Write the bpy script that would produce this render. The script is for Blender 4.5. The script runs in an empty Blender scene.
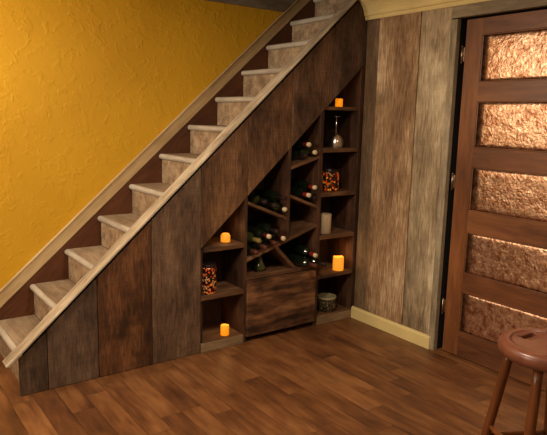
import bpy, bmesh, math, random
from mathutils import Vector, Matrix

S = bpy.context.scene
COL = S.collection
R_ = random.Random(7)

# ------------------------------------------------------------------ camera, world, lights, exposure
cam_d = bpy.data.cameras.new('camera')
cam = bpy.data.objects.new('camera', cam_d); COL.objects.link(cam)
fw = Vector((0.58161231, 0.79584309, -0.16840692))
rt = Vector((0.8096065, -0.58645533, 0.02464679))
up = Vector((0.07914816, 0.15067821, 0.98540938))
M = Matrix((rt, up, -fw)).transposed().to_4x4()
M.translation = Vector((-3.00186781, -3.07615906, 1.46870519))
cam.matrix_world = M
cam_d.sensor_fit = 'HORIZONTAL'; cam_d.sensor_width = 36.0
cam_d.lens = 591.15 / 547.0 * 36.0
cam_d.clip_start = 0.05
S.camera = cam

w = bpy.data.worlds.new('world'); S.world = w; w.use_nodes = True
w.node_tree.nodes['Background'].inputs[0].default_value = (0.9, 0.62, 0.38, 1)
w.node_tree.nodes['Background'].inputs[1].default_value = 0.02

def area(name, loc, target, size, power, color):
    d = bpy.data.lights.new(name, 'AREA'); d.shape = 'DISK'; d.size = size; d.energy = power; d.color = color
    o = bpy.data.objects.new(name, d); COL.objects.link(o)
    o.location = loc
    o.rotation_euler = (Vector(target) - Vector(loc)).to_track_quat('-Z', 'Y').to_euler()
    return o
WARM = (1.0, 0.85, 0.66)
# recessed ceiling lamps, all facing straight down, and a wall lamp left of the stairs
for cx_, cy_, pw in ((-1.75, -1.35, 34), (-3.2, -1.7, 9), (-0.95, -2.7, 8), (-2.9, -3.6, 10)):
    area('recessed_ceiling_lamp', (cx_, cy_, 2.27), (cx_, cy_ + 0.0001, 0), 0.22, pw, WARM)
area('left_lamp', (-3.30, 0.18, 1.98), (-2.2, 0.72, 1.62), 0.35, 23, WARM)
area('left_key_light', (-4.2, -1.1, 1.75), (0.0, -0.6, 1.15), 0.4, 38, WARM)  # added key light from the left, raking the right wall

S.view_settings.view_transform = 'Standard'
S.view_settings.look = 'None'
S.view_settings.exposure = 0.0
S.view_settings.gamma = 1.0
S.view_settings.use_curve_mapping = False

# ------------------------------------------------------------------ measures
SL = 0.2 / 0.22095      # stair slope
RUN = 0.22095; RISE = 0.2
XS = -2.3412; Z0 = 0.195
W = 0.7017              # stair width (depth)
CEIL = 2.285
D = 0.28                # depth of the cupboards
def zopen(x): return 1.8365 + SL * x
def zcap(x): return 2.328 + SL * x

# ------------------------------------------------------------------ material helpers
def sr(r, g, b):
    f = lambda c: ((c / 255 + 0.055) / 1.055) ** 2.4 if c > 10 else c / 255 / 12.92
    return (f(r), f(g), f(b), 1)

def mat_base(name):
    m = bpy.data.materials.new(name); m.use_nodes = True
    nt = m.node_tree; b = nt.nodes['Principled BSDF']
    return m, nt, b

def plain(name, col, rough=0.5, metal=0.0, spec=0.5, bump=0.0, bscale=30, coat=0):
    m, nt, b = mat_base(name)
    N = nt.nodes; L = nt.links
    tc = N.new('ShaderNodeTexCoord'); no = N.new('ShaderNodeTexNoise'); no.inputs['Scale'].default_value = bscale
    no.inputs['Detail'].default_value = 4
    L.new(tc.outputs['Object'], no.inputs['Vector'])
    mx = N.new('ShaderNodeMix'); mx.data_type = 'RGBA'
    mx.inputs['A'].default_value = tuple(c * 0.82 for c in col[:3]) + (1,)
    mx.inputs['B'].default_value = tuple(min(1, c * 1.12) for c in col[:3]) + (1,)
    L.new(no.outputs['Fac'], mx.inputs['Factor']); L.new(mx.outputs['Result'], b.inputs['Base Color'])
    b.inputs['Roughness'].default_value = rough; b.inputs['Metallic'].default_value = metal
    b.inputs['Specular IOR Level'].default_value = spec
    b.inputs['Coat Weight'].default_value = coat
    if bump:
        bp = N.new('ShaderNodeBump'); bp.inputs['Strength'].default_value = bump; bp.inputs['Distance'].default_value = 0.004
        L.new(no.outputs['Fac'], bp.inputs['Height']); L.new(bp.outputs['Normal'], b.inputs['Normal'])
    return m

def wood(name, dark, mid, light, axis='Z', rough=0.6, seed=0.0, fine=60, blotch=3.0, bump=0.35, saw=0.0, slope=None, spec=0.35, knots=0.0, contrast=1.0, mottle=0.0):
    m, nt, b = mat_base(name); N = nt.nodes; L = nt.links
    tc = N.new('ShaderNodeTexCoord')
    mp = N.new('ShaderNodeMapping')
    sc = {'X': (0.10, 1, 1), 'Y': (1, 0.10, 1), 'Z': (1, 1, 0.10)}[axis]
    mp.inputs['Scale'].default_value = sc
    mp.inputs['Location'].default_value = (seed * 1.7, seed * 2.3, seed * 0.9)
    src = tc.outputs['Object']
    if slope is not None:
        rm = N.new('ShaderNodeMapping'); rm.inputs['Rotation'].default_value = (0, slope, 0)
        L.new(src, rm.inputs['Vector']); src = rm.outputs['Vector']
    # a slow warp so the grain wavers
    wn = N.new('ShaderNodeTexNoise'); wn.inputs['Scale'].default_value = 5; wn.inputs['Detail'].default_value = 1
    L.new(src, wn.inputs['Vector'])
    ws = N.new('ShaderNodeVectorMath'); ws.operation = 'MULTIPLY_ADD'
    ws.inputs[1].default_value = (0.03, 0.03, 0.03)
    L.new(wn.outputs['Color'], ws.inputs[0]); L.new(src, ws.inputs[2])
    L.new(ws.outputs[0], mp.inputs['Vector'])
    g = N.new('ShaderNodeTexNoise'); g.inputs['Scale'].default_value = fine; g.inputs['Detail'].default_value = 6; g.inputs['Roughness'].default_value = 0.65
    L.new(mp.outputs['Vector'], g.inputs['Vector'])
    mp2 = N.new('ShaderNodeMapping')
    mp2.inputs['Scale'].default_value = {'X': (0.35, 1, 1), 'Y': (1, 0.35, 1), 'Z': (1, 1, 0.35)}[axis]
    mp2.inputs['Location'].default_value = (seed * 3.1, seed * 1.3, seed * 2.9)
    L.new(src, mp2.inputs['Vector'])
    bl = N.new('ShaderNodeTexNoise'); bl.inputs['Scale'].default_value = blotch; bl.inputs['Detail'].default_value = 4; bl.inputs['Roughness'].default_value = 0.6
    L.new(mp2.outputs['Vector'], bl.inputs['Vector'])
    ad = N.new('ShaderNodeMath'); ad.operation = 'MULTIPLY_ADD'; ad.inputs[1].default_value = 0.42
    ml = N.new('ShaderNodeMath'); ml.operation = 'MULTIPLY'; ml.inputs[1].default_value = 0.58
    L.new(bl.outputs['Fac'], ml.inputs[0]); L.new(g.outputs['Fac'], ad.inputs[0]); L.new(ml.outputs[0], ad.inputs[2])
    ramp = N.new('ShaderNodeValToRGB'); e = ramp.color_ramp.elements
    h = 0.13 / contrast
    e[0].position = 0.5 - h; e[0].color = dark; e[1].position = 0.5 + h; e[1].color = light
    k = ramp.color_ramp.elements.new(0.5); k.color = mid
    L.new(ad.outputs[0], ramp.inputs['Fac'])
    out = ramp.outputs['Color']; hgt = ad.outputs[0]
    if mottle:
        mo = N.new('ShaderNodeTexNoise'); mo.inputs['Scale'].default_value = 22; mo.inputs['Detail'].default_value = 7; mo.inputs['Roughness'].default_value = 0.72
        L.new(mp2.outputs['Vector'], mo.inputs['Vector'])
        mm = N.new('ShaderNodeMix'); mm.data_type = 'RGBA'; mm.blend_type = 'OVERLAY'; mm.inputs['Factor'].default_value = mottle
        L.new(out, mm.inputs['A']); L.new(mo.outputs['Fac'], mm.inputs['B']); out = mm.outputs['Result']
    if saw:
        wv = N.new('ShaderNodeTexNoise'); wv.inputs['Scale'].default_value = 110; wv.inputs['Detail'].default_value = 1
        mp3 = N.new('ShaderNodeMapping'); mp3.inputs['Scale'].default_value = {'X': (1, .03, .03), 'Y': (.03, 1, .03), 'Z': (.03, .03, 1)}[axis]
        L.new(src, mp3.inputs['Vector']); L.new(mp3.outputs['Vector'], wv.inputs['Vector'])
        mm = N.new('ShaderNodeMix'); mm.data_type = 'RGBA'; mm.blend_type = 'OVERLAY'; mm.inputs['Factor'].default_value = saw
        L.new(out, mm.inputs['A']); L.new(wv.outputs['Fac'], mm.inputs['B']); out = mm.outputs['Result']
    if knots:
        kn = N.new('ShaderNodeTexNoise'); kn.inputs['Scale'].default_value = 4.0; kn.inputs['Detail'].default_value = 3
        kmp = N.new('ShaderNodeMapping'); kmp.inputs['Location'].default_value = (seed + 5, seed, seed * 2)
        L.new(src, kmp.inputs['Vector']); L.new(kmp.outputs['Vector'], kn.inputs['Vector'])
        kr = N.new('ShaderNodeValToRGB'); kr.color_ramp.elements[0].position = 0.56; kr.color_ramp.elements[0].color = (0, 0, 0, 1)
        kr.color_ramp.elements[1].position = 0.70; kr.color_ramp.elements[1].color = (knots,) * 3 + (1,)
        L.new(kn.outputs['Fac'], kr.inputs['Fac'])
        mk = N.new('ShaderNodeMix'); mk.data_type = 'RGBA'; mk.inputs['B'].default_value = tuple(c * 0.35 for c in dark[:3]) + (1,)
        L.new(kr.outputs['Color'], mk.inputs['Factor']); L.new(out, mk.inputs['A']); out = mk.outputs['Result']
    L.new(out, b.inputs['Base Color'])
    b.inputs['Roughness'].default_value = rough; b.inputs['Specular IOR Level'].default_value = spec
    bp = N.new('ShaderNodeBump'); bp.inputs['Strength'].default_value = bump; bp.inputs['Distance'].default_value = 0.003
    L.new(hgt, bp.inputs['Height']); L.new(bp.outputs['Normal'], b.inputs['Normal'])
    return m

def plaster():
    m, nt, b = mat_base('yellow_plaster'); N = nt.nodes; L = nt.links
    tc = N.new('ShaderNodeTexCoord')
    wn = N.new('ShaderNodeTexNoise'); wn.inputs['Scale'].default_value = 9; wn.inputs['Detail'].default_value = 3
    L.new(tc.outputs['Object'], wn.inputs['Vector'])
    ws = N.new('ShaderNodeVectorMath'); ws.operation = 'MULTIPLY_ADD'; ws.inputs[1].default_value = (0.22, 0.22, 0.22)
    L.new(wn.outputs['Color'], ws.inputs[0]); L.new(tc.outputs['Object'], ws.inputs[2])
    n1 = N.new('ShaderNodeTexNoise'); n1.inputs['Scale'].default_value = 15; n1.inputs['Detail'].default_value = 3; n1.inputs['Roughness'].default_value = 0.55
    L.new(ws.outputs[0], n1.inputs['Vector'])
    r1 = N.new('ShaderNodeValToRGB'); r1.color_ramp.elements[0].position = 0.50; r1.color_ramp.elements[1].position = 0.72
    L.new(n1.outputs['Fac'], r1.inputs['Fac'])
    n2 = N.new('ShaderNodeTexNoise'); n2.inputs['Scale'].default_value = 45; n2.inputs['Detail'].default_value = 3
    L.new(tc.outputs['Object'], n2.inputs['Vector'])
    a = N.new('ShaderNodeMath'); a.operation = 'MULTIPLY_ADD'; a.inputs[1].default_value = 0.35
    L.new(n2.outputs['Fac'], a.inputs[0]); L.new(r1.outputs['Color'], a.inputs[2])
    bp = N.new('ShaderNodeBump'); bp.inputs['Strength'].default_value = 0.35; bp.inputs['Distance'].default_value = 0.006
    L.new(a.outputs[0], bp.inputs['Height']); L.new(bp.outputs['Normal'], b.inputs['Normal'])
    n3 = N.new('ShaderNodeTexNoise'); n3.inputs['Scale'].default_value = 2.2; n3.inputs['Detail'].default_value = 5
    L.new(tc.outputs['Object'], n3.inputs['Vector'])
    mx = N.new('ShaderNodeMix'); mx.data_type = 'RGBA'
    mx.inputs['A'].default_value = sr(180, 132, 14); mx.inputs['B'].default_value = sr(202, 154, 28)
    L.new(n3.outputs['Fac'], mx.inputs['Factor']); L.new(mx.outputs['Result'], b.inputs['Base Color'])
    b.inputs['Roughness'].default_value = 0.6; b.inputs['Specular IOR Level'].default_value = 0.35
    return m

def floor_mat():
    m, nt, b = mat_base('hand_scraped_hardwood'); N = nt.nodes; L = nt.links
    def math_(op, a=None, bb=None, c=None):
        n = N.new('ShaderNodeMath'); n.operation = op
        for i, v in enumerate((a, bb, c)):
            if v is None: continue
            if isinstance(v, (int, float)): n.inputs[i].default_value = v
            else: L.new(v, n.inputs[i])
        return n.outputs[0]
    tc = N.new('ShaderNodeTexCoord'); sp = N.new('ShaderNodeSeparateXYZ'); L.new(tc.outputs['Object'], sp.inputs[0])
    x = math_('DIVIDE', math_('ADD', sp.outputs[0], 10 * 0.1135 * 10 + 0.028), 0.1135)
    row = math_('FLOOR', x)
    wr = N.new('ShaderNodeTexWhiteNoise'); wr.noise_dimensions = '1D'; L.new(row, wr.inputs['W'])
    y = math_('ADD', math_('DIVIDE', sp.outputs[1], 0.62), math_('MULTIPLY', wr.outputs['Value'], 7.0))
    pid = math_('FLOOR', y)
    cv = N.new('ShaderNodeCombineXYZ'); L.new(row, cv.inputs[0]); L.new(pid, cv.inputs[1])
    wp = N.new('ShaderNodeTexWhiteNoise'); wp.noise_dimensions = '3D'; L.new(cv.outputs[0], wp.inputs['Vector'])
    # grain, shifted from plank to plank
    off = N.new('ShaderNodeVectorMath'); off.operation = 'MULTIPLY_ADD'; off.inputs[1].default_value = (9, 9, 9)
    L.new(wp.outputs['Color'], off.inputs[0]); L.new(tc.outputs['Object'], off.inputs[2])
    mp = N.new('ShaderNodeMapping'); mp.inputs['Scale'].default_value = (1, 0.12, 1); L.new(off.outputs[0], mp.inputs['Vector'])
    g = N.new('ShaderNodeTexNoise'); g.inputs['Scale'].default_value = 38; g.inputs['Detail'].default_value = 6; g.inputs['Roughness'].default_value = 0.65
    L.new(mp.outputs['Vector'], g.inputs['Vector'])
    mpb = N.new('ShaderNodeMapping'); mpb.inputs['Scale'].default_value = (1, 0.4, 1); L.new(off.outputs[0], mpb.inputs['Vector'])
    bl = N.new('ShaderNodeTexNoise'); bl.inputs['Scale'].default_value = 7; bl.inputs['Detail'].default_value = 4; L.new(mpb.outputs['Vector'], bl.inputs['Vector'])
    f = math_('ADD', math_('ADD', math_('MULTIPLY', g.outputs['Fac'], 0.42), math_('MULTIPLY', bl.outputs['Fac'], 0.55)), math_('MULTIPLY', math_('SUBTRACT', wp.outputs['Value'], 0.5), 0.10))
    ramp = N.new('ShaderNodeValToRGB'); e = ramp.color_ramp.elements
    e[0].position = 0.30; e[0].color = sr(64, 37, 20); e[1].position = 0.68; e[1].color = sr(142, 96, 56)
    k = e.new(0.47); k.color = sr(102, 63, 34)
    L.new(f, ramp.inputs['Fac'])
    # seams
    fx = math_('FRACT', x); ex = math_('MINIMUM', fx, math_('SUBTRACT', 1.0, fx))
    fy = math_('FRACT', y); ey = math_('MULTIPLY', math_('MINIMUM', fy, math_('SUBTRACT', 1.0, fy)), 0.62 / 0.1135)
    ed = math_('MINIMUM', ex, ey)
    sm = N.new('ShaderNodeMapRange'); sm.inputs['From Min'].default_value = 0.005; sm.inputs['From Max'].default_value = 0.03
    L.new(ed, sm.inputs['Value'])
    mx = N.new('ShaderNodeMix'); mx.data_type = 'RGBA'; mx.inputs['A'].default_value = sr(52, 26, 12)
    sf = math_('ADD', math_('MULTIPLY', sm.outputs['Result'], 0.5), 0.5)
    L.new(sf, mx.inputs['Factor']); L.new(ramp.outputs['Color'], mx.inputs['B']); L.new(mx.outputs['Result'], b.inputs['Base Color'])
    h = math_('ADD', math_('MULTIPLY', sm.outputs['Result'], 0.6), math_('MULTIPLY', bl.outputs['Fac'], 1.2))
    bp = N.new('ShaderNodeBump'); bp.inputs['Strength'].default_value = 0.35; bp.inputs['Distance'].default_value = 0.004
    L.new(h, bp.inputs['Height']); L.new(bp.outputs['Normal'], b.inputs['Normal'])
    b.inputs['Roughness'].default_value = 0.42; b.inputs['Specular IOR Level'].default_value = 0.45
    return m

def copper():
    m, nt, b = mat_base('hammered_copper'); N = nt.nodes; L = nt.links
    tc = N.new('ShaderNodeTexCoord')
    wn = N.new('ShaderNodeTexNoise'); wn.inputs['Scale'].default_value = 12; wn.inputs['Detail'].default_value = 2
    L.new(tc.outputs['Object'], wn.inputs['Vector'])
    ws = N.new('ShaderNodeVectorMath'); ws.operation = 'MULTIPLY_ADD'; ws.inputs[1].default_value = (0.05, 0.05, 0.05)
    L.new(wn.outputs['Color'], ws.inputs[0]); L.new(tc.outputs['Object'], ws.inputs[2])
    v = N.new('ShaderNodeTexVoronoi'); v.feature = 'SMOOTH_F1'; v.inputs['Scale'].default_value = 70; L.new(ws.outputs[0], v.inputs['Vector'])
    n2 = N.new('ShaderNodeTexNoise'); n2.inputs['Scale'].default_value = 42; n2.inputs['Detail'].default_value = 5; n2.inputs['Roughness'].default_value = .6; L.new(ws.outputs[0], n2.inputs['Vector'])
    a = N.new('ShaderNodeMath'); a.operation = 'MULTIPLY_ADD'; a.inputs[1].default_value = 1.6; L.new(n2.outputs['Fac'], a.inputs[0]); L.new(v.outputs['Distance'], a.inputs[2])
    bp = N.new('ShaderNodeBump'); bp.inputs['Strength'].default_value = 0.7; bp.inputs['Distance'].default_value = 0.0020
    L.new(a.outputs[0], bp.inputs['Height']); L.new(bp.outputs['Normal'], b.inputs['Normal'])
    n3 = N.new('ShaderNodeTexNoise'); n3.inputs['Scale'].default_value = 30; n3.inputs['Detail'].default_value = 6; n3.inputs['Roughness'].default_value = .7
    L.new(tc.outputs['Object'], n3.inputs['Vector'])
    r = N.new('ShaderNodeValToRGB'); e = r.color_ramp.elements
    e[0].position = .36; e[0].color = sr(160, 106, 74); e[1].position = .64; e[1].color = sr(250, 216, 184)  # pale and brown patches put metal sparkle into the colour
    L.new(n3.outputs['Fac'], r.inputs['Fac']); L.new(r.outputs['Color'], b.inputs['Base Color'])
    b.inputs['Metallic'].default_value = 1; b.inputs['Roughness'].default_value = 0.34
    return m

def mosaic(name, glow, cols, scale=55):
    m, nt, b = mat_base(name); N = nt.nodes; L = nt.links
    tc = N.new('ShaderNodeTexCoord')
    v = N.new('ShaderNodeTexVoronoi'); v.inputs['Scale'].default_value = scale; L.new(tc.outputs['Object'], v.inputs['Vector'])
    ve = N.new('ShaderNodeTexVoronoi'); ve.feature = 'DISTANCE_TO_EDGE'; ve.inputs['Scale'].default_value = scale; L.new(tc.outputs['Object'], ve.inputs['Vector'])
    s = N.new('ShaderNodeSeparateColor'); L.new(v.outputs['Color'], s.inputs[0])
    r = N.new('ShaderNodeValToRGB'); r.color_ramp.interpolation = 'CONSTANT'; e = r.color_ramp.elements
    e[0].color = cols[0]; e[1].position = 1 / len(cols); e[1].color = cols[1]
    for i, c in enumerate(cols[2:], 2): q = e.new(i / len(cols)); q.color = c
    L.new(s.outputs[0], r.inputs['Fac'])
    cr = N.new('ShaderNodeMath'); cr.operation = 'GREATER_THAN'; cr.inputs[1].default_value = 0.06; L.new(ve.outputs['Distance'], cr.inputs[0])
    mx = N.new('ShaderNodeMix'); mx.data_type = 'RGBA'; mx.inputs['A'].default_value = (0.01, 0.007, 0.005, 1)
    L.new(cr.outputs[0], mx.inputs['Factor']); L.new(r.outputs['Color'], mx.inputs['B'])
    L.new(mx.outputs['Result'], b.inputs['Base Color'])
    b.inputs['Roughness'].default_value = 0.18
    if glow:
        L.new(mx.outputs['Result'], b.inputs['Emission Color']); b.inputs['Emission Strength'].default_value = glow
    return m

def candle_mat(name, col, em):
    m, nt, b = mat_base(name)
    b.inputs['Base Color'].default_value = sr(205, 140, 50); b.inputs['Roughness'].default_value = 0.5
    b.inputs['Emission Color'].default_value = col; b.inputs['Emission Strength'].default_value = em
    return m

def glassy(name, col, rough=0.03):
    m, nt, b = mat_base(name)
    b.inputs['Base Color'].default_value = col; b.inputs['Transmission Weight'].default_value = 1.0
    b.inputs['Roughness'].default_value = rough; b.inputs['IOR'].default_value = 1.45
    return m

# ------------------------------------------------------------------ mesh helpers
def box(bm, x0, x1, y0, y1, z0, z1):
    vs = [bm.verts.new((x, y, z)) for x in (x0, x1) for y in (y0, y1) for z in (z0, z1)]
    for f in ((0, 1, 3, 2), (4, 6, 7, 5), (0, 4, 5, 1), (2, 3, 7, 6), (0, 2, 6, 4), (1, 5, 7, 3)):
        bm.faces.new([vs[i] for i in f])

def prism(bm, poly, a0, a1, axis='y'):
    def P(p, a):
        return {'y': (p[0], a, p[1]), 'x': (a, p[0], p[1]), 'z': (p[0], p[1], a)}[axis]
    A = [bm.verts.new(P(p, a0)) for p in poly]; B = [bm.verts.new(P(p, a1)) for p in poly]
    bm.faces.new(A); bm.faces.new(B[::-1])
    n = len(poly)
    for i in range(n): bm.faces.new((A[i], B[i], B[(i + 1) % n], A[(i + 1) % n]))

def lathe(bm, prof, seg=24, mtx=None, smooth=True):
    rings = []
    for r, z in prof:
        if r < 1e-6: rings.append([bm.verts.new((0, 0, z))])
        else: rings.append([bm.verts.new((r * math.cos(2 * math.pi * i / seg), r * math.sin(2 * math.pi * i / seg), z)) for i in range(seg)])
    fs = []
    for a, b in zip(rings, rings[1:]):
        if len(a) == 1 and len(b) == 1: continue
        for i in range(seg):
            j = (i + 1) % seg
            if len(a) == 1: fs.append(bm.faces.new((a[0], b[j], b[i])))
            elif len(b) == 1: fs.append(bm.faces.new((a[i], a[j], b[0])))
            else: fs.append(bm.faces.new((a[i], a[j], b[j], b[i])))
    for f in fs: f.smooth = smooth
    if mtx is not None:
        bmesh.ops.transform(bm, matrix=mtx, verts=[v for r in rings for v in r])

def rod(bm, a, b, r0, r1, seg=16, bulge=None):
    a = Vector(a); b = Vector(b); d = b - a; L = d.length
    mt = Matrix.Translation(a) @ d.to_track_quat('Z', 'Y').to_matrix().to_4x4()
    if bulge:
        prof = [(0, 0)] + [(r0 + (r1 - r0) * t + bulge * math.sin(math.pi * t), L * t) for t in [i / 10 for i in range(11)]] + [(0, L)]
    else: prof = [(0, 0), (r0, 0), (r1, L), (0, L)]
    lathe(bm, prof, seg, mt)

def obj(name, bm, mat, parent=None, bevel=0, kind=None, seg=2, smooth=False):
    bmesh.ops.recalc_face_normals(bm, faces=bm.faces[:])
    me = bpy.data.meshes.new(name); bm.to_mesh(me); bm.free()
    if isinstance(mat, (list, tuple)):
        for q in mat: me.materials.append(q)
    else: me.materials.append(mat)
    o = bpy.data.objects.new(name, me); COL.objects.link(o)
    if parent: o.parent = parent
    if bevel:
        md = o.modifiers.new('bevel', 'BEVEL'); md.width = bevel; md.segments = seg; md.limit_method = 'ANGLE'; md.angle_limit = math.radians(40)
    if kind: o['kind'] = kind
    return o

def bx(name, dims, mat, parent=None, bevel=0, kind=None):
    bm = bmesh.new(); box(bm, *dims); return obj(name, bm, mat, parent, bevel, kind)
def pr(name, poly, a0, a1, mat, parent=None, bevel=0, kind=None, axis='y'):
    bm = bmesh.new(); prism(bm, poly, a0, a1, axis); return obj(name, bm, mat, parent, bevel, kind)
def thing(name, label, cat, loc=(0, 0, 0), rz=0, group=None):
    o = bpy.data.objects.new(name, None); COL.objects.link(o); o.location = loc; o.rotation_euler = (0, 0, rz)
    o.empty_display_size = 0.05
    return tag(o, label, cat, group)
def tag(o, label, cat, group=None):
    o['label'] = label; o['category'] = cat
    if group: o['group'] = group
    return o

# ------------------------------------------------------------------ materials
M_plaster = plaster()
M_floor = floor_mat()
M_ceil = plain('ceiling_paint', sr(205, 180, 140), 0.8, bump=0.2)
M_cream = plain('cream_trim_paint', sr(214, 192, 130), 0.45, bscale=6)
M_tan = wood('tan_skirt_trim_wood', sr(150, 122, 82), sr(178, 150, 106), sr(198, 172, 126), axis='X', slope=math.atan(.89), fine=40)
M_skirt = wood('red_brown_skirt_wood', sr(58, 31, 16), sr(80, 44, 23), sr(98, 57, 31), axis='X', slope=math.atan(.9), rough=0.5)
M_header = wood('grey_header_wood', sr(80, 70, 58), sr(110, 98, 80), sr(135, 120, 98), axis='X')
M_tread = wood('worn_tread_wood', sr(116, 96, 75), sr(142, 121, 97), sr(166, 146, 120), axis='Y', fine=50, blotch=9, rough=0.7)
M_riser = wood('worn_riser_wood', sr(118, 96, 74), sr(150, 126, 98), sr(178, 154, 124), axis='X', fine=70, blotch=14, rough=0.7, contrast=1.2)
M_nose = wood('pale_nosing', sr(150, 140, 124), sr(174, 164, 148), sr(194, 186, 172), axis='Y', fine=40, blotch=8, rough=0.55)
M_cap = wood('bleached_cap_wood', sr(118, 102, 82), sr(166, 150, 126), sr(204, 190, 164), axis='X', slope=math.atan(SL), fine=60, blotch=8, rough=0.7)
CB = [  # the eight cladding boards of the stair side, left to right
    (sr(52, 38, 27), sr(76, 57, 41), sr(98, 76, 56)),
    (sr(56, 42, 31), sr(84, 64, 48), sr(108, 86, 66)),
    (sr(44, 26, 14), sr(82, 50, 27), sr(116, 75, 43)),
    (sr(64, 47, 34), sr(96, 72, 53), sr(122, 96, 72)),
    (sr(62, 41, 25), sr(100, 68, 43), sr(130, 94, 62)),
    (sr(52, 34, 21), sr(94, 64, 41), sr(132, 94, 62)),
    (sr(54, 37, 26), sr(90, 64, 45), sr(124, 94, 70)),
    (sr(48, 35, 27), sr(80, 60, 46), sr(108, 85, 68))]
M_clad = [wood('stair_cladding_wood_%d' % i, *c, axis='Z', seed=i * 3.3 + 1, saw=0.25, knots=0.75 if i in (2, 5) else 0.35, blotch=6, fine=110, mottle=0.75, contrast=1.15) for i, c in enumerate(CB)]
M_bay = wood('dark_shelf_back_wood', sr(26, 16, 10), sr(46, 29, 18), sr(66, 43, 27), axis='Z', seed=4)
M_bayx = wood('shelf_board_wood', sr(58, 37, 23), sr(98, 67, 43), sr(134, 97, 66), axis='X', seed=8, fine=50, blotch=7)
M_side = wood('shelf_side_wood', sr(34, 21, 13), sr(64, 40, 25), sr(94, 61, 39), axis='Z', seed=12, fine=50, blotch=7)
M_drawer = wood('drawer_front_wood', sr(40, 24, 14), sr(92, 60, 37), sr(136, 94, 62), axis='X', seed=21, fine=34, blotch=9, knots=0.8, contrast=1.3, mottle=0.5)
M_plinth = wood('plinth_wood', sr(104, 84, 60), sr(132, 108, 80), sr(156, 132, 100), axis='X', seed=3)
M_barn = [wood('grey_barn_board_%d' % i, *c, axis='Z', seed=30 + i * 5, fine=95, blotch=3.6, rough=0.75, knots=k, bump=0.5, saw=0.1, contrast=1.0, mottle=0.5) for i, (c, k) in enumerate([
    ((sr(70, 52, 36), sr(106, 84, 60), sr(140, 116, 88)), 0.1),
    ((sr(92, 64, 42), sr(150, 118, 84), sr(206, 180, 144)), 0.5),
    ((sr(98, 80, 58), sr(152, 132, 102), sr(198, 180, 148)), 0.35),
    ((sr(96, 86, 66), sr(136, 122, 98), sr(168, 152, 124)), 0.1)])]
M_barnx = wood('grey_header_board', sr(88, 78, 60), sr(124, 110, 86), sr(150, 134, 106), axis='Y', seed=55, fine=45, rough=0.75)
M_door = wood('red_brown_door_wood', sr(80, 44, 22), sr(110, 65, 34), sr(134, 84, 47), axis='Z', seed=61, fine=40, rough=0.4, bump=0.12, spec=0.5)
M_doorx = wood('red_brown_rail_wood', sr(78, 44, 24), sr(106, 63, 35), sr(130, 82, 48), axis='Y', seed=66, fine=40, rough=0.4, bump=0.12, spec=0.5)
M_mould = plain('panel_moulding_wood', sr(150, 112, 84), 0.3)
M_copper = copper()
M_dark = plain('near_black_gap_shade', (0.008, 0.006, 0.005, 1), 0.9)  # near black stands in for shade in gaps and recesses
M_steel = plain('dull_steel', sr(170, 150, 125), 0.35, metal=1)
M_bottle = plain('dark_wine_glass', (0.006, 0.009, 0.005, 1), 0.06, spec=0.7, coat=0.6)
M_bottle2 = plain('olive_wine_glass', (0.03, 0.035, 0.010, 1), 0.07, spec=0.7, coat=0.6)
M_red = plain('red_foil', sr(140, 34, 28), 0.32)
M_crimson = plain('dark_crimson_foil', sr(92, 24, 26), 0.3)
M_black = plain('black_foil', sr(40, 26, 26), 0.3)
M_brown = plain('bronze_foil', sr(84, 46, 32), 0.35)
M_gold = plain('gold_foil', sr(130, 108, 60), 0.35)
M_cork = plain('pale_bottle_top', sr(215, 195, 155), 0.5)
M_stool = wood('red_brown_stool_wood', sr(88, 48, 32), sr(104, 59, 41), sr(120, 72, 52), axis='X', seed=71, fine=26, rough=0.33, bump=0.06, spec=0.5)
M_stooll = wood('stool_leg_wood', sr(70, 36, 15), sr(92, 49, 21), sr(116, 66, 30), axis='Z', seed=75, fine=30, rough=0.33, bump=0.05, spec=0.5)
M_cand = candle_mat('glowing_amber_wax', (1.0, 0.27, 0.0, 1), 0.8)
M_cand2 = candle_mat('glowing_ivory_wax', (1.0, 0.34, 0.02, 1), 0.8)
M_wax = plain('ivory_wax', sr(196, 172, 138), 0.45, bscale=5)
M_glass = glassy('silvered_glass', (0.92, 0.86, 0.78, 1), 0.22)
M_glass.node_tree.nodes['Principled BSDF'].inputs['Metallic'].default_value = 0.85
M_mos = mosaic('orange_mosaic_glass', 0.3, [sr(220, 70, 20), sr(40, 8, 4), sr(235, 140, 50), sr(110, 18, 8), sr(120, 110, 40), sr(30, 8, 5), sr(225, 90, 25), sr(24, 7, 4), sr(36, 12, 6)], 70)
M_mos2 = mosaic('brown_mosaic_glass', 0.16, [sr(190, 60, 20), sr(20, 6, 4), sr(210, 130, 60), sr(60, 14, 8), sr(30, 10, 6), sr(190, 150, 100), sr(12, 6, 4)], 85)
M_pot = mosaic('speckled_ceramic', 0, [sr(44, 36, 22), sr(128, 114, 84), sr(50, 44, 28), sr(36, 30, 18), sr(84, 74, 52), sr(56, 48, 30)], 120)
M_rim = plain('worn_ceramic_rim', sr(150, 138, 104), 0.35)

# ------------------------------------------------------------------ room
bx('floor', (-5, 0.14, -5, W + 0.12, -0.1, 0), M_floor, kind='structure')
bm = bmesh.new()
box(bm, -5, 0.14, -5, -0.035, CEIL, CEIL + 0.1); box(bm, -5, -1.3, -0.035, W + 0.12, CEIL, CEIL + 0.1)
obj('ceiling', bm, M_ceil, kind='structure')
bx('wall_back', (-5, 0.14, W + 0.02, W + 0.12, 0, 2.285), M_plaster, kind='structure')
bx('wall_left', (-5.1, -5, -5, W + 0.12, 0, CEIL), M_ceil, kind='structure')
bx('wall_front', (-5, 0.14, -5.1, -5, 0, CEIL), M_ceil, kind='structure')
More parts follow.
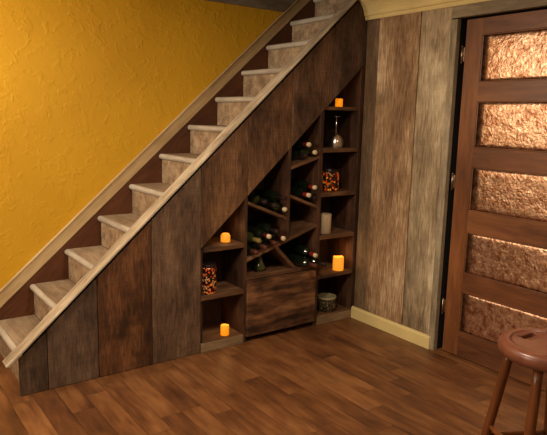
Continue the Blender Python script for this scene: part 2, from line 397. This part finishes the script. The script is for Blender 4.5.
# right wall: weathered boards set upright
bm = bmesh.new()
def barn(y0, y1, z0, z1, x0, mi):
    n0 = len(bm.faces); box(bm, x0, 0.03, y0, y1, z0, z1)
    bm.faces.ensure_lookup_table()
    for f in bm.faces[n0:]: f.material_index = mi
barn(-0.128, 0.003, 0, CEIL, 0.014, 0)
barn(-0.484, -0.132, 0, CEIL, -0.004, 1)
barn(-0.720, -0.488, 0, CEIL, 0.0, 2)
barn(-5, -1.68, 0, CEIL, 0, 2)
barn(-1.68, -0.720, 2.14, CEIL, 0.0, 3)
n0 = len(bm.faces); box(bm, 0.03, 0.14, 0.003, W + 0.02, 0, 2.0); box(bm, 0.03, 0.14, -0.76, 0.0, 0, CEIL); box(bm, 0.03, 0.14, -5, -1.66, 0, CEIL); box(bm, 0.03, 0.14, -1.66, -0.76, 2.07, CEIL)
box(bm, 0.13, 0.14, -1.66, -0.76, 0, 2.07)
bm.faces.ensure_lookup_table()
for f in bm.faces[n0:]: f.material_index = 4  # backing coloured near black as the shadow in the door reveal
obj('wall_right', bm, M_barn + [M_dark], bevel=0.002, kind='structure')
# door casing
bm = bmesh.new(); box(bm, -0.008, 0.028, -0.767, -0.722, 0, 2.062); box(bm, -0.008, 0.028, -1.678, -1.635, 0, 2.062)
obj('trim_1', bm, M_barn[3], bevel=0.002, kind='structure')
bx('trim_2', (-0.008, 0.028, -1.678, -0.722, 2.068, 2.138), M_barnx, bevel=0.002, kind='structure')
# crown moulding, sprung profile swept along the right wall
cz = 2.136
prof = [(-0.001, cz), (-0.014, cz), (-0.018, cz + .012), (-0.018, cz + .022), (-0.026, cz + .026), (-0.030, cz + .036), (-0.031, cz + .048),
        (-0.038, cz + .066), (-0.050, cz + .086), (-0.066, cz + .104), (-0.078, cz + .112), (-0.082, cz + .118), (-0.092, cz + .124), (-0.094, cz + .148), (-0.001, cz + .148)]
bm = bmesh.new()
A = [bm.verts.new((p[0], -0.004, p[1])) for p in prof]; B = [bm.verts.new((p[0], -4.99, p[1])) for p in prof]
bm.faces.new(A); bm.faces.new(B[::-1])
for i in range(len(prof)): bm.faces.new((A[i], B[i], B[(i + 1) % len(prof)], A[(i + 1) % len(prof)]))
obj('trim_3', bm, M_cream, kind='structure')
# baseboard
bm = bmesh.new()
prism(bm, [(-0.001, 0.0), (-0.016, 0.0), (-0.016, 0.072), (-0.012, 0.079), (-0.010, 0.086), (-0.001, 0.088)], 0, 1, 'y')
for v in bm.verts: v.co.y = -0.735 if v.co.y > .5 else -0.003
obj('baseboard_right', bm, M_cream, kind='structure')
# stair skirt trim on the yellow wall and grey header
def zt(x, c): return c + 0.891 * x
XE = 0.10
bm = bmesh.new()
prism(bm, [(-2.6, zt(-2.6, 2.317)), (XE, zt(XE, 2.317)), (XE, zt(XE, 2.410)), (-2.6, zt(-2.6, 2.410))], W - 0.004, W + 0.018)
prism(bm, [(-2.6, zt(-2.6, 2.4105)), (XE, zt(XE, 2.4105)), (XE, zt(XE, 2.4235)), (-2.6, zt(-2.6, 2.4235))], W - 0.010, W + 0.018)
obj('trim_4', bm, M_tan, bevel=0.003, kind='structure')
bm = bmesh.new()
prism(bm, [(-5, 2.256), (zt(0, 0) + (2.256 - 2.4245) / .891, 2.256), ((2.40 - 2.4245) / .891, 2.40), (-5, 2.40)], W - 0.006, W + 0.018)
obj('trim_5', bm, M_header, kind='structure')

# ------------------------------------------------------------------ door
door = bpy.data.objects.new('door_1', None); COL.objects.link(door); door['kind'] = 'structure'; door['label'] = 'red brown wooden door with five hammered copper panels'
DX0, DX1 = 0.042, 0.084
DY0, DY1 = -1.616, -0.798
PY0, PY1 = DY0 + 0.112, DY1 - 0.112
PZ = [(0.165, 0.424), (0.544, 0.804), (0.934, 1.198), (1.314, 1.586), (1.696, 1.966)]
bx('stile', (DX0, DX1, PY1, DY1, 0.008, 2.058), M_door, door, 0.0012)
bx('stile', (DX0, DX1, DY0, PY0, 0.008, 2.058), M_door, door, 0.0012)
zz = [0.008] + [q for p in PZ for q in p] + [2.058]
for i in range(0, len(zz), 2): bx('rail', (DX0, DX1, PY0, PY1, zz[i], zz[i + 1]), M_doorx, door, 0.0012)
for z0, z1 in PZ:
    # raised hammered sheet, gently dished at the edges
    bm = bmesh.new(); t = 0.012
    n = 12
    rr = random.Random(int(z0 * 100))
    grid = []
    for i in range(n + 1):
        row = []
        for j in range(n + 1):
            yy = PY0 + (PY1 - PY0) * i / n; z_ = z0 + (z1 - z0) * j / n
            e = min(i, n - i, j, n - j)
            row.append(bm.verts.new((DX0 + 0.012 - (0.004 if e > 0 else 0) + (rr.uniform(-.0012, .0012) if e else 0), yy, z_)))
        grid.append(row)
    for i in range(n):
        for j in range(n):
            f = bm.faces.new((grid[i][j], grid[i + 1][j], grid[i + 1][j + 1], grid[i][j + 1])); f.smooth = True
    ext = bmesh.ops.extrude_face_region(bm, geom=bm.faces[:])
    for v in [g for g in ext['geom'] if isinstance(g, bmesh.types.BMVert)]: v.co.x = DX0 + 0.026
    obj('copper_panel', bm, M_copper, door)
    bm = bmesh.new(); m_ = 0.007; x0, x1 = DX0 + 0.003, DX0 + 0.010
    box(bm, x0, x1, PY0, PY1, z0, z0 + m_); box(bm, x0, x1, PY0, PY1, z1 - m_, z1)
    box(bm, x0, x1, PY1 - m_, PY1, z0 + m_, z1 - m_); box(bm, x0, x1, PY0, PY0 + m_, z0 + m_, z1 - m_)
    obj('panel_moulding', bm, M_doorx, door, 0.002)
for z in (0.30, 1.10, 1.86):
    bm = bmesh.new(); rod(bm, (0.034, -0.783, z - 0.045), (0.034, -0.783, z + 0.045), 0.006, 0.006, 12)
    rod(bm, (0.034, -0.783, z - 0.052), (0.034, -0.783, z - 0.045), 0.003, 0.006, 12); rod(bm, (0.034, -0.783, z + 0.045), (0.034, -0.783, z + 0.052), 0.006, 0.003, 12)
    box(bm, 0.040, 0.060, -0.797, -0.783, z - 0.04, z + 0.04)
    obj('hinge', bm, M_steel, door)

# ------------------------------------------------------------------ staircase
st = thing('staircase', 'straight flight of worn pale stairs with dark barn board side, climbing along the yellow wall', 'staircase', (0, 0, 0))
for n in range(0, 12):
    x = XS + n * RUN; z = Z0 + n * RISE
    y0, y1 = 0.024, W - 0.002
    bm = bmesh.new(); box(bm, x + 0.028, x + RUN + 0.022, y0, y1, z - 0.034, z)
    tr = obj('tread', bm, M_tread, st)
    # rounded nosing
    bm = bmesh.new(); r = 0.018; poly = [(x + 0.028, z + 0.001), (x + r, z + 0.001)]
    for k in range(1, 8):
        a = math.pi / 2 + math.pi * k / 8
        poly.append((x + r + r * math.cos(a), z - r + 0.0005 + (r) * math.sin(a)))
    poly += [(x + r, z - 2 * r), (x + 0.028, z - 2 * r)]
    prism(bm, poly, y0, y1)
    o = obj('nosing', bm, M_nose, tr, 0.004)
    for f in o.data.polygons: f.use_smooth = False
    zb = max(0.0, z - RISE + 0.001)
    bx('riser', (x + 0.024, x + 0.042, y0, y1, zb, z - 0.036), M_riser, st)
# far skirt board against the wall
XE2 = 0.12
pr('wall_skirt', [(-2.60, 0.0), (-2.0, 0.0), (XE2, zt(XE2, 1.95)), (XE2, zt(XE2, 2.32)), (-2.60, zt(-2.60, 2.32))], W, W + 0.018, M_skirt, st)
# side cladding boards
seams = [-2.353, -2.208, -1.934, -1.612, -1.290, -0.959, -0.622, -0.284, 0.013]
for i in range(8):
    a, b = seams[i] + 0.0015, seams[i + 1] - 0.0015
    y0 = 0.0 + (0.0015 if i % 2 else 0)
    if i < 4: poly = [(a, 0.002), (b, 0.002), (b, zcap(b)), (a, zcap(a))]
    else: poly = [(a, zopen(a)), (b, zopen(b)), (b, zcap(b)), (a, zcap(a))]
    pr('cladding_board', poly, y0, 0.020, M_clad[i], st, 0.0025)
# sloping cap on top of the side
def capz(x): return 2.360 + SL * x
th = 0.016
pr('cap_board', [(-2.405, capz(-2.405)), (0.06, capz(0.06)), (0.06, capz(0.06) + th), (-2.420, capz(-2.420) + th)], -0.028, 0.068, M_cap, st, 0.003)
# inner stringer under the cap, closing the step ends, blackened as the shadow line below it
pr('stringer', [(-2.33, 0.002), (-2.12, 0.002), (0.0, zopen(0) + 0.12), (0.0, capz(0) - .001), (-2.33, capz(-2.33) - .001)], 0.0205, 0.0235, M_dark, st)

# ------------------------------------------------------------------ built-in units under the stairs
def side_poly(x0, x1, zb=0.0, cut=0.004): return [(x0, zb), (x1, zb), (x1, zopen(x1) - cut), (x0, zopen(x0) - cut)]
YB = D
BK = 0.018
# left cubby
lu = thing('cubby_shelf', 'low left cubby unit of dark reclaimed wood with two candles, under the stairs', 'shelf', (0, 0, 0))
T = 0.030
bays = {}
pr('side_panel', side_poly(-1.2885, -1.266), 0.022, YB, M_side, lu, 0.002)
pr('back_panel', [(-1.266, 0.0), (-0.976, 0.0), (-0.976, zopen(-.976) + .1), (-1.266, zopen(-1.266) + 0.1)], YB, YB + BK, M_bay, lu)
def shelf(parent, x0, x1, z, mat=None, y0=0.002, t=0.028, name='shelf'):
    return bx(name, (x0, x1, y0, YB - 0.001, z - t, z), mat or M_bayx, parent, 0.002)
shelf(lu, -1.266, -0.9765, 0.062, t=0.02, name='bottom_shelf')
bx('plinth', (-1.2885, -0.9765, -0.004, 0.016, 0.001, 0.058), M_plinth, lu, 0.002)
shelf(lu, -1.266, -0.9765, 0.364)
shelf(lu, -1.266, -0.9765, 0.668)
bx('shelf_edge', (-1.2885, -1.266, 0.002, 0.021, 0.336, 0.364), M_bayx, lu, 0.001)
# centre wine rack
wr_ = thing('wine_rack', 'wine rack of slanted dark boards above a knotty wooden drawer, under the stairs', 'wine rack', (0, 0, 0))
pr('side_panel', side_poly(-0.976, -0.9565), 0.0, YB, M_side, wr_, 0.002)
pr('side_panel', side_poly(-0.380, -0.349), 0.0, YB, M_side, wr_, 0.002)
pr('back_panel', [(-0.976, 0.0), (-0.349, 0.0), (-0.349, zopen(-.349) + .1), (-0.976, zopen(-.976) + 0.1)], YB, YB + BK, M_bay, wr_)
bx('top_board', (-0.956, -0.380, 0.0, YB - 0.001, 0.424, 0.450), M_bayx, wr_, 0.002)
dr = bx('drawer_front', (-0.9555, -0.3815, -0.014, 0.010, 0.040, 0.420), M_drawer, wr_, 0.003)
bx('drawer_box', (-0.935, -0.392, 0.010, YB - 0.01, 0.045, 0.40), M_bay, wr_)
def slant(name, x0, z0, x1, z1, t=0.020, y0=0.002):
    dx, dz = x1 - x0, z1 - z0; L = math.hypot(dx, dz); nx, nz = dz / L * t, -dx / L * t
    # keep the ends vertical
    tt = t * L / abs(dx)
    return pr(name, [(x0, z0), (x1, z1), (x1, z1 - tt), (x0, z0 - tt)], y0, YB - 0.001, M_bayx, wr_, 0.002)
dslope = (0.740 - 0.562) / (-0.3805 + 0.9555)
zD = lambda x: 0.562 + dslope * (x + 0.9555)
slant('slanted_shelf', -0.9555, 0.562, -0.3805, 0.740)                     # D long rising board
slant('slanted_shelf', -0.9555, 0.937, -0.640, 0.812)                      # B left descending
slant('slanted_shelf', -0.619, 0.962, -0.3805, 0.872)                      # C right descending
slant('slanted_shelf', -0.619, 1.146, -0.3805, 1.214)                      # A right rising
# short brace board falling from the long board to the top board
x0, x1 = -0.735, -0.560
pr('brace_board', [(x0, zD(x0) - 0.022), (x0 + .028, zD(x0 + .028) - 0.022), (x1 + .014, 0.4505), (x1 - 0.014, 0.4505)], 0.004, YB - 0.001, M_bayx, wr_, 0.001)
pr('divider', [(-0.6395, zD(-.6395) + 0.001), (-0.6195, zD(-.6195) + 0.001), (-0.6195, zopen(-.6195) - .004), (-0.6395, zopen(-.6395) - .004)], 0.0, YB, M_side, wr_, 0.002)
# right cubby
ru = thing('cubby_shelf', 'tall right cubby unit of five dark shelves beside the grey board wall', 'shelf', (0, 0, 0))
pr('side_panel', side_poly(-0.020, 0.0125), 0.004, YB, M_side, ru, 0.002)
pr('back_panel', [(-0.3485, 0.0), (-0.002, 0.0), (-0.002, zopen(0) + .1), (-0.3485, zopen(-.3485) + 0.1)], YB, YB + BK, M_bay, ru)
bx('plinth', (-0.3485, -0.017, -0.004, 0.016, 0.001, 0.058), M_plinth, ru, 0.002)
shelf(ru, -0.3485, -0.0205, 0.066, t=0.02, name='bottom_shelf')
for z in (0.368, 0.652, 0.955, 1.262): shelf(ru, -0.3485, -0.0205, z)
bx('shelf', (-0.3300, -0.0205, 0.022, YB - .001, 1.522, 1.546), M_bayx, ru, 0.002)

# ------------------------------------------------------------------ wine bottles
def bottle_bm():
    bm = bmesh.new()
    lathe(bm, [(0, 0.012), (0.020, 0.004), (0.031, 0.0), (0.0355, 0.004), (0.0370, 0.012), (0.0370, 0.185), (0.0350, 0.200), (0.029, 0.213), (0.021, 0.223), (0.0165, 0.234), (0.0148, 0.248), (0.0145, 0.252)], 28)
    return bm
def capsule_bm():
    bm = bmesh.new()
    lathe(bm, [(0.0148, 0.250), (0.0152, 0.251), (0.0150, 0.280), (0.0162, 0.282), (0.0162, 0.289), (0.0150, 0.291)], 20)
    return bm
def top_bm():
    bm = bmesh.new(); lathe(bm, [(0.0151, 0.291), (0.0153, 0.292), (0.0150, 0.307), (0.0135, 0.310), (0, 0.310)], 20); return bm
def make_bottle(glass, foil, top):
    t = thing('wine_bottle', 'x', 'wine bottle')
    obj('bottle_glass', bottle_bm(), glass, t); obj('foil_capsule', capsule_bm(), foil, t); obj('bottle_top', top_bm(), top, t)
    return t
protos = {}
def put_bottle(kind, x, z, ytip, label, tilt=0, group='wine bottles in the rack'):
    if kind not in protos:
        args = {'red': (M_bottle, M_red, M_cork), 'crimson': (M_bottle, M_crimson, M_cork), 'black': (M_bottle, M_black, M_black), 'bronze': (M_bottle, M_brown, M_brown),
                'gold': (M_bottle2, M_gold, M_gold), 'pale': (M_bottle2, M_black, M_cork), 'olive': (M_bottle2, M_black, M_black)}[kind]
        t = make_bottle(*args); protos[kind] = t
    else:
        s = protos[kind]; t = s.copy(); COL.objects.link(t)
        for ch in list(s.children):
            c = ch.copy(); COL.objects.link(c); c.parent = t
    t['label'] = label; t['group'] = group
    ln = 0.310
    t.location = (x, ytip + ln * math.cos(tilt), z + 0.1 * math.sin(tilt))
    t.rotation_euler = (math.pi / 2 + tilt, 0, 0)   # local +z points out of the rack
    return t
# upper right cell
def on(x0, z0, x1, z1, side, k, row, r=0.0374, gap=0.0756, start=0.0385):
    L = math.hypot(x1 - x0, z1 - z0); tx, tz = (x1 - x0) / L, (z1 - z0) / L; nx, nz = -tz, tx
    off = start + gap * k + (gap / 2 if row else 0); h = r + 0.001 + (0.0652 if row else 0)
    if side == 'L': return x0 + tx * off + nx * h, z0 + tz * off + nz * h
    return x1 - tx * off + nx * h, z1 - tz * off + nz * h
YT = -0.028
A_ = (-0.619, 1.146, -0.3805, 1.214)
x, z = on(*A_, 'R', 0, 0, start=0.047); put_bottle('pale', x, z, YT, 'pale-topped bottle lying lowest at the right in the topmost rack cell')
x, z = on(*A_, 'R', 1, 0, start=0.047); put_bottle('black', x, z, YT + .01, 'all-dark bottle lying beside the pale-topped one in the topmost rack cell')
x, z = on(*A_, 'R', 0, 1, start=0.047); put_bottle('crimson', x, z, YT, 'crimson-necked bottle lying on top of two others in the topmost rack cell')
C_ = (-0.619, 0.962, -0.3805, 0.872)
x, z = on(*C_, 'R', 0, 0, start=0.0305 + .02); put_bottle('black', x, z, YT + .015, 'all-dark bottle lowest at the right in the middle right rack cell')
x, z = on(*C_, 'R', 1, 0, start=0.0305 + .02); put_bottle('red', x, z, YT - .01, 'red-necked bottle lying lower left in the middle right rack cell')
x, z = on(*C_, 'R', 0, 1, start=0.0305 + .02); put_bottle('red', x, z, YT, 'red-necked bottle lying on top in the middle right rack cell')
B_ = (-0.9555, 0.937, -0.640, 0.812)
x, z = on(*B_, 'R', 0, 0, start=0.055); put_bottle('pale', x, z, YT, 'olive glass bottle with pale top, lowest at the left cell\'s divider')
x, z = on(*B_, 'R', 1, 0, start=0.055); put_bottle('black', x, z, YT + .02, 'all-dark bottle lying second from the divider in the upper left rack cell')
x, z = on(*B_, 'R', 0, 1, start=0.055); put_bottle('black', x, z, YT, 'dark bottle lying on top of two others in the upper left rack cell')
x, z = on(*B_, 'R', 2, 0, start=0.055); put_bottle('olive', x, z, YT + .03, 'olive glass bottle farthest left in the upper left rack cell')
D_ = (-0.9555, 0.562, -0.3805, 0.740)
for k, (kd, lb) in enumerate([('bronze', 'bottle with bronze neck foil, lowest left on the long slanted board'),
                              ('bronze', 'bronze-necked bottle, second from left in the bottom row on the long slanted board'),
                              ('bronze', 'bronze-necked bottle, third from left in the bottom row on the long slanted board'),
                              ('crimson', 'crimson-necked bottle lying farthest right on the long slanted board')]):
    x, z = on(*D_, 'L', k, 0, start=0.050); put_bottle(kd, x, z, YT - 0.035 + 0.008 * (k % 2), lb)
for k, (kd, lb) in enumerate([('gold', 'bottle with dull gold neck lying top left of the pile on the long slanted board'),
                              ('crimson', 'crimson-necked bottle lying in the middle of the top row on the long slanted board'),
                              ('black', 'all-dark bottle lying at the right of the top row on the long slanted board')]):
    x, z = on(*D_, 'L', k, 1, start=0.050); put_bottle(kd, x, z, YT - 0.035 - 0.008 * (k % 2) + .01 * (k == 2), lb)
tl = math.radians(3.5)
def tilted(kd, x, zc, ytip, lb):
    # body centre height zc at the middle, neck dipping outwards
    put_bottle(kd, x, zc + (0.004 if kd == 'red' else 0), ytip, lb, tilt=math.radians(4) if kd == 'red' else 0)
tilted('black', -0.4195, 0.489, -0.150, 'all-dark bottle sticking out at the right end above the drawer')
tilted('bronze', -0.4960, 0.489, -0.145, 'bronze-necked bottle sticking out over the drawer, left of the all-dark one')
tilted('red', -0.4572, 0.5555, -0.098, 'red-necked pale-topped bottle lying on two others just above the drawer')

# squat green decanter standing on the top board
fl = thing('glass_decanter', 'squat dark green glass decanter standing under the long slanted board', 'decanter', (-0.800, 0.085, 0.4505))
bm = bmesh.new(); lathe(bm, [(0, 0.003), (0.030, 0.0), (0.043, 0.004), (0.046, 0.012), (0.044, 0.022), (0.037, 0.040), (0.026, 0.064), (0.018, 0.084), (0.014, 0.098)], 28)
obj('body', bm, M_bottle2, fl)
bm = bmesh.new(); lathe(bm, [(0.014, 0.0985), (0.017, 0.100), (0.017, 0.106), (0.014, 0.108), (0, 0.108)], 20); obj('stopper', bm, M_bottle, fl)

# ------------------------------------------------------------------ candles
def point(name, loc, e, col=(1.0, 0.50, 0.16), r=0.015):
    d = bpy.data.lights.new(name, 'POINT'); d.energy = e; d.color = col; d.shadow_soft_size = r
    o = bpy.data.objects.new(name, d); COL.objects.link(o); o.location = loc; return o
def candle(label, x, y, z, r, h, mat, group=None, power=0.35, soft=0.004, wob=0.0):
    t = thing('pillar_candle', label, 'candle', (x, y, z), group=group)
    bm = bmesh.new()
    lathe(bm, [(0, 0), (r - 0.002, 0), (r, 0.002), (r, h - soft), (r - soft * 0.5, h - soft * 0.2), (r - soft, h), (r * 0.75, h - 0.003), (r * 0.5, h - 0.008), (0, h - 0.010)], 28)
    if wob:
        for v in bm.verts:
            if v.co.z > h * 0.6:
                a = math.atan2(v.co.y, v.co.x); v.co.z += wob * math.sin(3 * a + 1)
    obj('wax_body', bm, mat, t)
    bm = bmesh.new(); rod(bm, (0, 0, h - 0.011), (0.001, 0, h - 0.001), 0.0012, 0.001, 8); obj('wick', bm, M_black, t)
    if power: point('candle_light', (x, y - 0.0, z + h + 0.03), power)
    return t
candle('small glowing amber candle on the highest shelf of the right unit', -0.155, 0.075, 1.547, 0.026, 0.056, M_cand, power=0.10)
candle('rounded glowing candle on the top shelf of the left unit', -1.055, 0.105, 0.669, 0.031, 0.056, M_cand2, soft=0.016, power=0.16)
candle('small glowing amber candle on the bottom shelf of the left unit', -1.083, 0.055, 0.063, 0.028, 0.066, M_cand, power=0.16)
candle('large glowing ivory candle on the second lowest shelf of the right unit', -0.118, 0.050, 0.369, 0.040, 0.100, M_cand2, power=0.30, wob=0.003)
candle('unlit ivory pillar candle standing half hidden by the wine rack upright', -0.240, 0.075, 0.653, 0.045, 0.140, M_wax, power=0)

# ------------------------------------------------------------------ wine glass standing upside down
wg = thing('wine_glass', 'silvery wine glass standing upside down on its rim on a right unit shelf', 'wine glass', (-0.150, 0.10, 1.2625))
bm = bmesh.new()
lathe(bm, [(0.055, 0.0), (0.058, 0.020), (0.056, 0.045), (0.048, 0.072), (0.032, 0.092), (0.016, 0.103), (0.006, 0.108), (0.0, 0.108)], 28)
lathe(bm, [(0.0535, 0.0), (0.0565, 0.020), (0.0545, 0.045), (0.0465, 0.071), (0.031, 0.090), (0.015, 0.100), (0.0, 0.1035)], 28)
obj('bowl', bm, M_glass, wg)
bm = bmesh.new(); rod(bm, (0, 0, 0.1085), (0, 0, 0.212), 0.0055, 0.0045, 14); obj('stem', bm, M_glass, wg)
bm = bmesh.new(); lathe(bm, [(0, 0.2125), (0.012, 0.2125), (0.034, 0.2165), (0.036, 0.218), (0.034, 0.2195), (0, 0.2195)], 28); obj('foot', bm, M_glass, wg)

# ------------------------------------------------------------------ mosaic jars and pot
def jar(label, x, y, z, r, h, mat, glow):
    t = thing('mosaic_candle_holder', label, 'candle holder', (x, y, z))
    bm = bmesh.new()
    lathe(bm, [(0, 0), (r * 0.88, 0), (r * 0.97, 0.006), (r, 0.018), (r, h * 0.80), (r * 0.95, h * 0.87), (r * 0.88, h * 0.90)], 32); obj('mosaic_body', bm, mat, t)
    bm = bmesh.new()
    lathe(bm, [(r * 0.88, h * 0.901), (r * 0.93, h * 0.915), (r * 0.93, h * 0.985), (r * 0.90, h), (r * 0.82, h), (r * 0.80, h * 0.97), (r * 0.80, h * 0.3), (0, h * 0.3)], 32); obj('dark_rim', bm, M_black, t)
    if glow: point('holder_light', (x, y, z + h * 0.6), glow, (1, .45, .15))
    return t
jar('orange and red mosaic glass candle holder glowing on the right unit', -0.186, 0.105, 0.956, 0.066, 0.150, M_mos, 0.05)
jar('dark brown mosaic glass candle holder at the left of the left unit\'s middle shelf', -1.207, 0.055, 0.365, 0.050, 0.190, M_mos2, 0.05)
pt = thing('ceramic_pot', 'squat speckled olive ceramic pot on the bottom shelf of the right unit', 'pot', (-0.190, 0.085, 0.067))
bm = bmesh.new(); r = 0.071
lathe(bm, [(0, 0), (r * .86, 0), (r * .95, 0.006), (r, 0.02), (r * 1.02, 0.050), (r, 0.082), (r * .97, 0.090)], 32); obj('pot_body', bm, M_pot, pt)
bm = bmesh.new(); lathe(bm, [(r * .97, 0.0905), (r * 1.04, 0.093), (r * 1.05, 0.104), (r * 1.0, 0.108), (r * .90, 0.108), (r * .86, 0.102), (r * .84, 0.03), (0, 0.03)], 32); obj('rim', bm, M_rim, pt)

# ------------------------------------------------------------------ stool
SX, SY, SH = -0.932, -1.997, 0.664
stl = thing('wooden_stool', 'red brown round wooden stool with a slotted seat, before the copper panelled door', 'stool', (SX, SY, 0))
camdir = math.atan2(-3.076 - SY, -3.0 - SX)
R0 = 0.176
bm = bmesh.new()
prof = [(0, -0.010), (0.06, -0.0095), (0.10, -0.007), (0.126, -0.004), (0.1275, -0.0035), (0.1290, -0.0085), (0.1330, -0.0085), (0.1345, 0.0005), (0.138, 0.001), (0.160, -0.0005), (0.169, -0.005), (0.1745, -0.013), (0.176, -0.030), (0.173, -0.044), (0.162, -0.053), (0.142, -0.058), (0, -0.058)]
lathe(bm, prof, 72)
for v in bm.verts: v.co.z += SH
seat = obj('seat', bm, M_stool, stl)
seat.modifiers.new('b', 'BOOLEAN')
# slot cutter, joined only through the modifier's evaluated result
bmc = bmesh.new()
sx, sy = 0.022, 0.092
ang = math.radians(-3)
pts = []
hl, hw = 0.031, 0.0115
for k in range(9): a = -math.pi / 2 + math.pi * k / 8; pts.append((hl + hw * math.cos(a), hw * math.sin(a)))
for k in range(9): a = math.pi / 2 + math.pi * k / 8; pts.append((-hl + hw * math.cos(a), hw * math.sin(a)))
pts = [(sx + p[0] * math.cos(ang) - p[1] * math.sin(ang), sy + p[0] * math.sin(ang) + p[1] * math.cos(ang)) for p in pts]
prism(bmc, pts, SH - 0.07, SH + 0.05, 'z')
cut = obj('slot_cutter', bmc, M_black, stl)
md = seat.modifiers['b']; md.operation = 'DIFFERENCE'; md.object = cut; md.solver = 'EXACT'
bpy.context.view_layer.update()
dg = bpy.context.evaluated_depsgraph_get()
nm = bpy.data.meshes.new_from_object(seat.evaluated_get(dg))
seat.modifiers.clear(); seat.data = nm
bpy.data.objects.remove(cut)
legdirs = []
for k in range(4):
    a = camdir + math.radians(-10) + k * math.pi / 2
    legdirs.append(a)
tops = [];
for a in legdirs:
    c, s = math.cos(a), math.sin(a)
    top = Vector((0.128 * c, 0.128 * s, SH - 0.056)); bot = Vector((0.232 * c, 0.232 * s, 0.0))
    bm = bmesh.new(); rod(bm, bot, top, 0.0135, 0.0175, 18, bulge=0.003); obj('leg', bm, M_stooll, stl)
    tops.append((top, bot))
for k in range(4):
    zz_ = [0.22, 0.26, 0.22, 0.27][k]
    def at(i):
        t_, b_ = tops[i % 4]; f = zz_ / t_.z; return b_ + (t_ - b_) * f
    p, q = at(k), at(k + 1); d = (q - p).normalized() * 0.014
    bm = bmesh.new(); rod(bm, p + d, q - d, 0.009, 0.009, 14, bulge=0.004); obj('rung', bm, M_stooll, stl)
